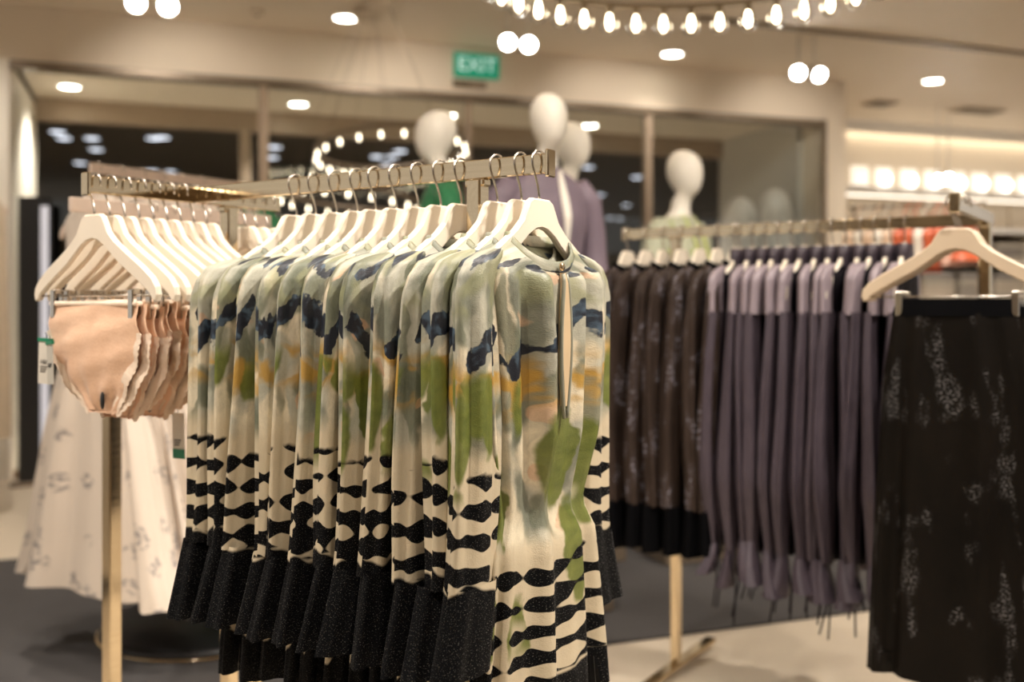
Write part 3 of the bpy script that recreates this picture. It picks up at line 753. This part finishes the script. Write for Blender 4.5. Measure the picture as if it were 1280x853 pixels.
for i in range(12):
    t = .018+.034*i if i < n_b else .018+.034*i+.075
    p = cross_pt(t); jz = random.uniform(-.05, .05)
    hg = hanger((p.x, p.y), RA+jz, 'ivory clip hanger holding the %s pair of briefs from the front' % ORD[i], 'ivory clip hangers with briefs', clips=.135)
    b = tag(empty('lace_briefs', (p.x, p.y, RAILZ), RA+jz), 'peach lace briefs, %s pair back from the front of the row' % ORD[i] if i else 'foremost peach lace briefs with white swing tags at the side', 'briefs', 'peach lace briefs on clip hangers')
    link('front_panel', PF, None, b); link('back_panel', PB, None, b); link('waistband', BAND, None, b)
    for me in LACE: link('lace_trim', me, None, b)
    dt = link('sticker', dot_me, None, b); dt.location = (.055, -.016, -.418); dt.rotation_euler = (PI/2, 0, 0); dt.scale = (.6, 1.5, 1)
    b.scale = (1, 1, random.uniform(.97, 1.04)) if i else (1, 1, 1)
    if i == 0:
        swing_tag(b, -.150, -.016, -.292, .012, tag_me, False, .1, True, True)
        swing_tag(b, -.098, -.036, -.296, .012, tagg_me, False, -.25, False, True)
    if i in (5, 8):
        swing_tag(b, .055, -.02, -.40, .07 if i == 5 else .06, tag_me, True, -.15)

# ---- rack 2 on the right
R0 = Vector((.406, 3.366, 0)); rail2 = lambda s: R0-A*s
SK = Vector((1.03, 2.31, 0))                     # the skirt hanger
# where the cross rail through SK meets the main rail
dd = SK-R0; s_x = dd.dot(-A); t_x = -dd.dot(U)
X2 = SK+U*t_x
s2 = lambda px: ((px-640)/F*R0.y-R0.x)/(.8335+(px-640)/F*.5526)
rack('clothes_rack', 'brass T-shaped clothes rack at the right with dark brocade and aubergine garments', rail2(-.03), X2+A*.008, SK-U*.018, SK+U*(t_x+.01), rail2(s2(845)), X2-U*.10)
def brocade_top(i, pos, n):
    rng = random.Random(300+i); w = ('%s from the left' % ORD[i])
    o = tag(empty('brocade_coat', (pos.x, pos.y, RAILZ), RU), 'dark brown brocade coat on the right rack, %s' % w, 'coat', 'dark brocade coats on the right rack')
    tab = [(-.112, .08, .03, .028, .0), (-.145, .145, .032, .022, .001), (-.165, .17, .022, .02, .003), (-.30, .165, .024, .024, .006), (-.56, .15, .024, .024, .007), (-.85, .17, .028, .028, .008)]
    link('body', body_mesh(tab, zrange(-.112, -.86, 30), M['brocade'], rng, 56, 9, u0=rng.uniform(0, 3), ztop=-.112), None, o)
    ln = -.985-rng.uniform(0, .02)
    for side in (-1, 1):
        st = [(-.125, .125, .012, .010, 0), (-.15, .160, .036, .015, .001), (-.20, .180, .045, .018, .004), (-.30, .188, .05, .023, .008), (-.45, .192, .055, .026, .010), (-.60, .193, .06, .024, .012), (-.72, .195, .055, .025, .010), (-.86, .195, .05, .022, .006)]
        link('sleeve', sleeve_mesh(side, st, zrange(-.125, -.20, 8)+zrange(-.22, -.86, 22), M['brocade'], rng, u0=rng.uniform(0, 3)), None, o)
        ct = [(-.855, .195, .052, .0235, .006), (ln, .198, .056, .029, .006)]
        link('cuff', sleeve_mesh(side, ct, zrange(-.855, ln, 5), M['brocade_hem'], rng, name='cuff', cap=False), None, o)
    link('collar', collar_mesh(.081, .034, .03, -.122, -.098, .02, M['brocade_hem']), None, o)
    return o
ns = [785, 808, 829, 852, 875, 897, 919]
for i, px in enumerate(ns):
    p = rail2(s2(px)); jit = random.uniform(-.08, .08)
    hanger((p.x, p.y), RU+jit, 'white hanger in the %s brocade coat from the left' % ORD[i], 'white hangers in the brocade coats')
    brocade_top(i, p, 7).rotation_euler.z = RU+jit
def aubergine(i, pos):
    rng = random.Random(500+i)
    o = tag(empty('pleated_dress', (pos.x, pos.y, RAILZ), RU), 'aubergine pleated dress with sheer yoke and tied cuffs, %s from the left' % ORD[i], 'dress', 'aubergine dresses on the right rack')
    tab = [(-.112, .062, .022, .022, .0), (-.145, .145, .024, .02, .001), (-.165, .165, .018, .018, .002), (-.30, .16, .018, .018, .004), (-.6, .15, .018, .018, .005), (-.95, .16, .02, .02, .006)]
    link('body', body_mesh(tab, zrange(-.112, -.97, 24), M['purple_dark'], rng, 48, 9, ztop=-.112), None, o)
    ln = -.93-rng.uniform(0, .035)
    for side in (-1, 1):
        st = [(-.118, .12, .012, .010, 0), (-.135, .155, .035, .012, .001), (-.16, .178, .042, .0135, .002), (-.265, .187, .045, .0145, .004)]
        y = link('sheer_yoke', sleeve_mesh(side, st, zrange(-.118, -.265, 14), M['purple_sheer'], rng, name='sheer_yoke'), None, o)
        st = [(-.258, .187, .046, .015, .004), (-.40, .195, .056, .0165, .007), (-.75, .202, .066, .0215, .010), (ln, .20, .03, .012, .004)]
        link('sleeve', sleeve_mesh(side, st, zrange(-.258, ln, 22), M['purple'], rng, k=6, u0=rng.uniform(0, 3), cap=False), None, o)
        fl = rng.uniform(.036, .055); cl = ln-rng.uniform(.085, .12); kx = rng.uniform(-.01, .04)
        ct = [(ln+.008, .20, .028, .014, .001), (cl, .20+kx, fl+.012, fl*.62, .004)]
        link('cuff', sleeve_mesh(side, ct, zrange(ln+.008, cl, 6), M['purple'], rng, name='cuff', cap=False, drift=rng.uniform(-.03, .03)), None, o)
        if side < 0:
            for q in range(2):
                x = side*(.20+rng.uniform(-.02, .03)); dx = rng.uniform(-.02, .02); l2 = rng.uniform(.12, .22)
                MB().tube([(x, 0, ln), (x+dx, -.02, ln-l2*.5), (x+dx*.5, -.01+rng.uniform(-.02, .02), ln-l2)], .0028, 5).build('tie', M['purple_dark'], o)
    link('collar', collar_mesh(.062, .022, .022, -.128, -.062, .0, M['purple']), None, o)
    return o
for i in range(13):
    s = s2(925)+.0415*i; p = rail2(s); jit = random.uniform(-.07, .07)
    hanger((p.x, p.y), RU+jit, 'white hanger in the %s aubergine dress from the left' % ORD[i], 'white hangers in the aubergine dresses')
    aubergine(i, p).rotation_euler.z = RU+jit
# skirts on the cross rail
def skirt(i, pos):
    rng = random.Random(700+i)
    o = tag(empty('long_skirt', (pos.x, pos.y, RAILZ), RA), ['black embroidered long skirt hanging in front at the right edge', 'second black embroidered skirt, behind the foremost one', 'third black embroidered skirt, hindmost at the right edge'][i], 'skirt', 'black embroidered skirts')
    tab = [(-.232, .132, .012, .012, .0), (-.26, .14, .016, .014, .002), (-.40, .163, .022, .018, .008), (-.70, .180, .03, .022, .012), (-1.12, .200, .04, .024, .016)]
    link('body', body_mesh(tab, zrange(-.232, -1.115+.02*i, 34), M['skirt'], rng, 90, 9, h0=.23, u0=i*.9, dip=0, per=.9), None, o)
    link('waistband', body_mesh([(-.222, .131, .0125, .0125, 0), (-.262, .143, .018, .016, .001)], zrange(-.222, -.262, 4), M['brocade_hem'], rng, 60, 6, dip=0, name='waistband', thick=False), None, o)
    return o
for i in range(3):
    p = SK+U*(.04*i)
    hanger((p.x, p.y), RA+.015*i, ['beige clip hanger holding the foremost black skirt', 'beige clip hanger right behind the foremost skirt hanger', 'hindmost of the beige clip hangers holding black skirts'][i], 'beige skirt hangers', 'hanger_wood', clips=.125)
    skirt(i, p)

# ---- rack 3 behind the briefs: white floral dresses on a tall rail
RZ3 = 1.665
B0 = to_world(112, 215, 3.3); B0 = Vector((B0.x, B0.y, 0)); b3 = lambda t: B0+U*t
off3 = b3(.4)
r3 = tag(empty('clothes_rack', (off3.x, off3.y, 0)), 'tall blush clothes rack at the left holding long white dresses', 'clothes rack')
def rel(p, z): return Vector((p.x, p.y, z))-off3
M['blush_metal'] = plain('blush_metal', (.70, .56, .46, 1), .35, .5)
bar_between(rel(b3(0), RZ3), rel(b3(.95), RZ3), .014, .034, 'rail', M['blush_metal'], r3)
for t in (.07, .75):
    MB().tube([(0, 0, .03), (0, 0, RZ3-.017)], .014, 10).build('post', M['brass'], r3, rel(b3(t), 0))
MB().lathe([(.36, .0145), (.37, .02), (.36, .045), (.34, .05), (.002, .052)], 40).build('base', M['black'], r3, rel(b3(.47), 0))
MB().lathe([(.372, .016), (.378, .02), (.372, .026)], 40).build('base_rim', M['brass'], r3, rel(b3(.47), 0))
# ---- rack 4 between: blush tops on a low rail, its square post in front of the white dresses
B4 = Vector((-1.035, 2.33, 0)); b4 = lambda t: B4+U*t
r4 = tag(empty('clothes_rack', (b4(.111).x, b4(.111).y, 0)), 'brass rack with square post standing right behind the peach briefs', 'clothes rack')
o4 = b4(.111)
bar_between(Vector((B4.x, B4.y, RAILZ))-o4, Vector((b4(.62).x, b4(.62).y, RAILZ))-o4, .014, .034, 'rail', M['blush_metal'], r4)
for t in (.111, .56):
    q = b4(t)-o4
    MB().box(-.017, .017, -.017, .017, .02, RAILZ-.017, .003).build('post', M['brass'], r4, q, RU)
    MB().box(-.25, .25, -.02, .02, .0145, .034, .004).build('foot', M['brass'], r4, q, RA)
for i in range(6):
    p = b4(.17+.055*i); rng = random.Random(1200+i)
    hanger((p.x, p.y), RA, 'blush hanger in the %s blush top behind the briefs' % ORD[i], 'blush hangers behind the briefs', 'hanger_pink')
    o = tag(empty('sleeveless_top', (p.x, p.y, RAILZ), RA), 'blush sleeveless top behind the briefs, %s from the front' % ORD[i], 'top', 'blush tops behind the briefs')
    tab = [(-.112, .08, .03, .028, .0), (-.145, .145, .03, .022, .001), (-.17, .18, .022, .022, .003), (-.45, .17, .026, .024, .007)]
    link('body', body_mesh(tab, zrange(-.112, -.42, 14), M['hanger_pink'], rng, 56, 8, ztop=-.112), None, o)
    link('collar', collar_mesh(.081, .034, .03, -.119, -.102, .03, M['hanger_pink']), None, o)

# ---- the dresses of rack 3
for i in range(7):
    p = b3(.03+.085*i) if i < 6 else b3(.72); rng = random.Random(900+i); green = i == 6
    hz = RZ3
    hg = hanger((p.x, p.y, hz), RA, 'blush hanger in the %s' % ('green dress at the back of the left rack' if green else ORD[i]+' white dress from the front of the left rack'), 'blush hangers on the left rack', 'hanger_pink')
    if green: p = p+A*.0
    o = tag(empty('long_dress', (p.x, p.y, hz), RA), 'green dress hanging behind the white ones on the left rack' if green else 'long white voile dress with grey sprigs, %s on the left rack' % ORD[i], 'dress', 'long dresses on the left rack')
    sw = rng.uniform(-.02, .03)
    tab = [(-.088, .068, .03, .028, .0), (-.13, .135, .032, .022, .001), (-.17, .18, .03, .028, .002), (-.45, .15, .035, .033, .006), (-.56, .16, .04, .035, .010), (-.9, .26+sw, .055, .045, .024), (-1.25, .355+sw, .07, .05, .034), (-1.42, .415+sw, .085, .055, .045)]
    mm = M['green'] if green else M['white_dress']
    link('bodice', body_mesh(tab, zrange(-.088, -.56, 18), mm, rng, 64, 8, u0=i*.8, name='bodice', thick=False), None, o)
    L = -1.40+rng.uniform(-.03, .03)
    link('skirt', body_mesh(tab, zrange(-.555, L, 30), mm, rng, 110, 9, u0=i*.8, name='skirt', per=1.3), None, o)
    link('collar', collar_mesh(.069, .034, .03, -.094, -.078, .02, mm), None, o)

# ------------------------------------------------------------------ mannequins on plinths
def mannequin(px, py_top, Z, face, label, cloth, style, pz=.10, H=None):
    top = to_world(px, py_top, Z); H = top.z-pz
    plinth = tag(empty('plinth', (top.x, top.y, 0), WANG), 'low dark plinth under the %s' % label[0], 'plinth')
    MB().box(-.2, .2, -.2, .2, .0145, pz, .006).build('block', M['dark_trim'], plinth)
    o = tag(empty('mannequin', (top.x, top.y, pz), face), label[1], 'mannequin')
    # local: front is -y; rows z (from the top), cy, rx, ry
    rows = [(-.001, .0, .006, .008), (-.006, 0, .028, .034), (-.02, -.002, .047, .060), (-.045, -.006, .063, .081), (-.08, -.010, .0715, .092), (-.115, -.012, .071, .093), (-.15, -.017, .064, .086),
            (-.18, -.023, .053, .072), (-.205, -.026, .043, .056), (-.222, -.010, .040, .048), (-.245, .006, .044, .046), (-.28, .012, .046, .047), (-.305, .016, .055, .052), (-.322, .018, .085, .06),
            (-.340, .02, .125, .066), (-.36, .02, .155, .07), (-.40, .015, .175, .082), (-.50, .0, .16, .10), (-.60, 0, .135, .09), (-.68, 0, .12, .085), (-.80, .005, .155, .10), (-.90, .01, .17, .112), (-.97, .01, .165, .105)]
    nn = 28; R = []
    for z, cy, rx, ry in rows: R.append([(rx*math.cos(2*PI*j/nn), cy+ry*math.sin(2*PI*j/nn), H+z) for j in range(nn)])
    mb = MB().loft(R, True, True)
    for s in (-1, 1):                            # legs and feet
        mb.tube([(s*.085, .01, H-.90), (s*.085, .005, H-1.1), (s*.08, 0, H-1.36), (s*.078, .02, H-1.55), (s*.075, .02, .09), (s*.075, .0, .045), (s*.078, -.06, .03), (s*.08, -.14, .022)], [.09, .078, .052, .052, .034, .036, .034, .02], 12)
        arm = [(s*.15, .02, H-.375), (s*.195, .025, H-.43), (s*.215, .03, H-.55), (s*.225, .03, H-.68), (s*.225, -.005, H-.82), (s*.22, -.03, H-.92)]
        mb.tube(arm, [.045, .047, .041, .036, .029, .022], 12)
        mb.tube([(s*.22, -.03, H-.915), (s*.217, -.04, H-.95), (s*.215, -.05, H-1.0)], [.021, .032, .026], 10)
        for q, (dy, ln) in enumerate(((-.026, .065), (-.009, .075), (.008, .07), (.022, .055))):
            mb.tube([(s*.215, -.048+dy, H-.995), (s*.211, -.052+dy, H-.995-ln*.55), (s*.203, -.054+dy, H-.995-ln)], [.0095, .0085, .006], 6)
        mb.tube([(s*.214, -.065, H-.955), (s*.207, -.088, H-.985), (s*.203, -.094, H-1.01)], [.011, .009, .006], 6)
    mb.build('figure', M['mannequin'], o)
    # garment shell
    rng = random.Random(int(px)); G = []
    hem = {'dress': -1.35, 'robe': -1.30, 'jacket': -1.2, 'coat': -1.25}[style]
    gt = [(-.300 if style != 'jacket' else -.318, .016, .062, .060), (-.325, .018, .10, .068), (-.345, .02, .14, .076), (-.38, .018, .175, .088), (-.50, 0, .178, .115), (-.68, 0, .145, .105), (-.9, .01, .20, .135), (hem, .01, .27, .19)]
    zs = zrange(gt[0][0], -.40, 10)+zrange(-.43, hem, 20)
    n2 = 64; ph = rng.uniform(0, 6)
    for z in zs:
        cy, rx, ry = itp(z, gt); f = .012*min(1, max(0, (-z-.45)*2))
        G.append([((rx+f*math.sin(11*2*PI*j/n2+ph))*math.cos(2*PI*j/n2), cy+(ry+f*math.sin(11*2*PI*j/n2+ph))*math.sin(2*PI*j/n2), H+z) for j in range(n2)])
    us = [1.0*j/n2 for j in range(n2+1)]
    MB().loft(G, us=us, vs_=[-z for z in zs]).build({'dress': 'dress', 'robe': 'robe', 'jacket': 'jacket', 'coat': 'coat'}[style], cloth, o)
    for s in (-1, 1):
        arm = [(s*.14, .02, H-.372), (s*.195, .025, H-.43), (s*.22, .03, H-.55), (s*.232, .03, H-.68), (s*.232, -.005, H-.82), (s*.225, -.025, H-.89)]
        MB().tube(arm if style != 'dress' else arm[:3], [.056, .062, .058, .056, .058, .062] if style != 'dress' else [.056, .06, .052], 16).build('sleeve', cloth, o)
    fy = lambda z: itp(z, gt)[0]-itp(z, gt)[2]
    if style == 'robe':
        zz = zrange(-.315, -.60, 10)
        MB().loft([[(sx*.5*(.012+.02*math.sin((z+.315)/(-.285)*PI))+.03, fy(z)-.003-dy, H+z) for sx, dy in ((-1, .006), (1, .006), (1, -.012), (-1, -.012))] for z in zz], True, True, smooth=False).build('front_facing', M['mannequin'], o)
    if style == 'jacket':
        for s in (-1, 1):
            zz = zrange(-.318, -.75, 16)
            MB().tube([(s*(.05-.02*i/15), fy(z)-.004+.02*max(0, 1-i/3), H+z) for i, z in enumerate(zz)], .007, 8).build('edging', M['tag_edge'], o)
    return o
M['tag_edge'] = plain('lime_edging', (.45, .50, .12, 1), .5)
mannequin(548, 138, 4.4, math.radians(-80), ('mannequin in the green dress', 'white egg-headed mannequin in a green dress, facing left'), M['green'], 'dress')
mannequin(684, 117, 4.0, math.radians(25), ('mannequin in the grey-lilac robe', 'white egg-headed mannequin in a grey-lilac robe, facing the aisle'), M['lilac_coat'], 'robe')
mannequin(712, 152, 4.75, math.radians(60), ('mannequin half hidden behind the lilac robe', 'white mannequin in dark coat half hidden behind the lilac-robed one'), M['purple'], 'coat')
mannequin(853, 188, 4.8, math.radians(48), ('mannequin in the pale green jacket', 'white egg-headed mannequin in a pale green jacket, facing right'), M['pale_print'], 'jacket')

# ------------------------------------------------------------------ left edge and entrance
p = W0+Wd*.19+Wn*.3
gate = tag(empty('security_gate', (p.x, p.y, 0), WANG), 'tall dark security gate with a pale blue stripe by the left entrance wall', 'security gate')
MB().box(-.10, .10, -.03, .03, .03, 1.92, .01).build('panel', M['black'], gate)
MB().box(-.15, .15, -.05, .05, 0, .03, .006).build('foot', M['dark_trim'], gate)
MB().box(.035, .085, -.034, -.0305, .15, 1.86, .001).build('light_stripe', glow('gate_stripe', (.40, .48, .70, 1), .22), gate)
p = to_world(-42, 330, 5.6)
co = tag(empty('coat_stand_coat', (p.x, p.y, 1.95), WANG), 'beige coat hanging at the far left edge', 'coat')
rng = random.Random(5)
tabc = [(-.088, .068, .05, .05, .0), (-.14, .16, .06, .06, .002), (-.2, .2, .08, .08, .006), (-.9, .21, .10, .10, .02), (-1.5, .22, .11, .11, .026)]
link('body', body_mesh(tabc, zrange(-.088, -1.5, 26), M['beige_knit'], rng, 72, 9, name='body'), None, co)
link('collar', collar_mesh(.069, .055, .055, -.10, -.06, .02, M['beige_knit']), None, co)
hanger((p.x, p.y, 1.95), WANG, 'blush hanger in the beige coat at the far left edge', None, 'hanger_pink')
st = tag(empty('coat_stand', (p.x, p.y, 0), WANG), 'slim metal stand carrying the beige coat at the left edge', 'stand')
MB().tube([(-.5, 0, 1.95), (.02, 0, 1.95)], .01, 8).build('arm', M['dark_trim'], st)
MB().tube([(-.5, 0, .03), (-.5, 0, 1.96)], .015, 8).build('pole', M['dark_trim'], st)
MB().lathe([(.2, 0.0), (.2, .02), (.002, .03)], 24).build('base', M['dark_trim'], st, (-.5, 0, .001))

# two added dome forms stand in for pale reflections in the glass
for px, py, lb in ((925, 246, 'left of two domes standing in for reflections in the right glass pane'), (968, 236, 'right of two domes standing in for reflections in the right glass pane')):
    tt = wall_t(px, .35); P = W0+Wd*tt-Wn*.35; zt = CAMH+(HZ-py)/F*P.y
    d = tag(empty('reflection_dome', (P.x, P.y, 0)), lb, 'reflection dome', 'domes standing in for glass reflections')
    MB().lathe([(.18, .04), (.18, .8), (.178, zt-.4), (.165, zt-.24), (.14, zt-.12), (.10, zt-.05), (.05, zt-.010), (.003, zt)], 28).build('dome', M['white'], d)
    MB().lathe([(.185, .002), (.185, .03), (.18, .04), (.002, .0401)], 28).build('foot', M['cream_wall'], d)

# ------------------------------------------------------------------ shelf unit with folded clothes and hanging bits at the far right
S0 = to_world(1108, 300, 6.6); S0.z = 0
sh = tag(empty('display_shelf', (S0.x, S0.y, 0), WANG), 'pale wall-like display shelf with folded clothes behind the black skirt', 'shelf')
LS = 2.6
shelf_z = [.55, .92, 1.24, 1.50, 1.72]
for z in shelf_z: MB().box(0, LS, 0, .40, z-.018, z, .003).build('shelf_board', M['cream_wall'], sh)
MB().box(0, LS, .40, .42, .02, 1.74).build('back_panel', M['cream_wall'], sh)
for x in (0.01, LS/2, LS-.01): MB().box(x-.012, x+.012, 0, .40, .0145, 1.70, .002).build('upright', M['cream_wall'], sh)
MB().box(-.01, LS+.01, -.006, -.001, 1.70, 1.735).build('top_edge', M['white'], sh)
fold_cols = [plain('folded_%d' % i, c, .8, var=.1, scale=25) for i, c in enumerate([(.42, .37, .30, 1), (.33, .29, .24, 1), (.50, .43, .34, 1), (.28, .25, .22, 1), (.47, .17, .09, 1)])]
def fold_mesh():
    mb = MB(); n = 24; R = []
    for x in zrange(-.13, .13, 9):
        k = 1-(abs(x)/.14)**6*.25
        R.append([(x, .14*math.copysign(abs(math.cos(2*PI*j/n))**.35, math.cos(2*PI*j/n)), .022+.022*k*math.copysign(abs(math.sin(2*PI*j/n))**.5, math.sin(2*PI*j/n))) for j in range(n)])
    return mb.loft(R, True, True)
FM = [fold_mesh().mesh('folded_top', m) for m in fold_cols]
rng = random.Random(11)
sname = {0: 'lowest', 1: 'second lowest', 2: 'middle', 3: 'second highest', 4: 'top'}
for si, z in enumerate(shelf_z):
    if si in (0, 4): continue
    for k in range(8):
        x = .18+k*.32
        cnt = 4 if si < 3 else 3
        for q in range(cnt):
            c = rng.choice([0, 1, 2, 3, 0, 2])
            o = link('folded_sweater', FM[c]); P = Vector((S0.x, S0.y, 0))+Wd*(x+rng.uniform(-.01, .01))-Wn*.19
            o.location = (P.x, P.y, z+.001+q*.046); o.rotation_euler = (0, 0, WANG+rng.uniform(-.04, .04))
            tag(o, 'folded sweater, %s from the bottom of the %s stack on the %s shelf' % (ORD[q], ORD[k], sname[si]), 'sweater', 'folded sweaters on the display shelf')
# camisoles on a rail in front of the shelf: peach, white and red
CR = to_world(1068, 292, 5.9); CR.z = 0; CE = to_world(1225, 286, 5.6); CE.z = 0
cz = 1.78
crail = tag(empty('camisole_rail', (CR.x, CR.y, 0), math.atan2(CE.y-CR.y, CE.x-CR.x)), 'thin dark rail of small peach and red camisoles behind the aubergine dresses', 'clothes rail')
LC = (CE-CR).length
MB().tube([(-.03, 0, cz), (LC+.03, 0, cz)], .01, 8).build('bar', M['dark_trim'], crail)
for x in (.0, LC): MB().tube([(x, 0, .0145), (x, 0, cz)], .012, 8).build('post', M['dark_trim'], crail)
for x in (.0, LC): MB().box(x-.02, x+.02, -.22, .22, .0145, .03, .003).build('foot', M['dark_trim'], crail)
cam_c = [('pale peach', (.85, .62, .45, 1)), ('white', (.85, .78, .68, 1)), ('orange red', (.62, .13, .05, 1)), ('dusty pink', (.70, .42, .32, 1))]
camm = [plain('camisole_%d' % i, c[1], .45, var=.1) for i, c in enumerate(cam_c)]
seq = [0, 1, 0, 1, 0, 2, 2, 1, 2, 2, 3, 2]; dirc = (CE-CR).normalized(); seen = {}
for i, c in enumerate(seq):
    P = CR+dirc*(.04+i*(LC-.08)/(len(seq)-1)); rng = random.Random(40+i)
    o = tag(empty('camisole', (P.x, P.y, cz), math.atan2(dirc.y, dirc.x)+PI/2-.9), '%s camisole, %s from left on the thin dark rail' % (cam_c[c][0], ORD[i]), 'camisole', 'camisoles on the thin rail')
    ln = -.30-rng.uniform(0, .10)
    tb = [(-.13, .08, .02, .02, .0), (-.16, .12, .03, .03, .003), (-.3, .11, .03, .03, .005), (ln, .14, .035, .035, .008)]
    link('body', body_mesh(tb, zrange(-.13, ln, 12), camm[c], rng, 40, 7, dip=.03, ztop=-.13), None, o)
    for s in (-1, 1): MB().tube([(s*.07, -.015, -.15), (s*.05, 0, -.06), (s*.012, 0, .008), (0, 0, .0125)], .003, 5).build('strap', camm[c], o)
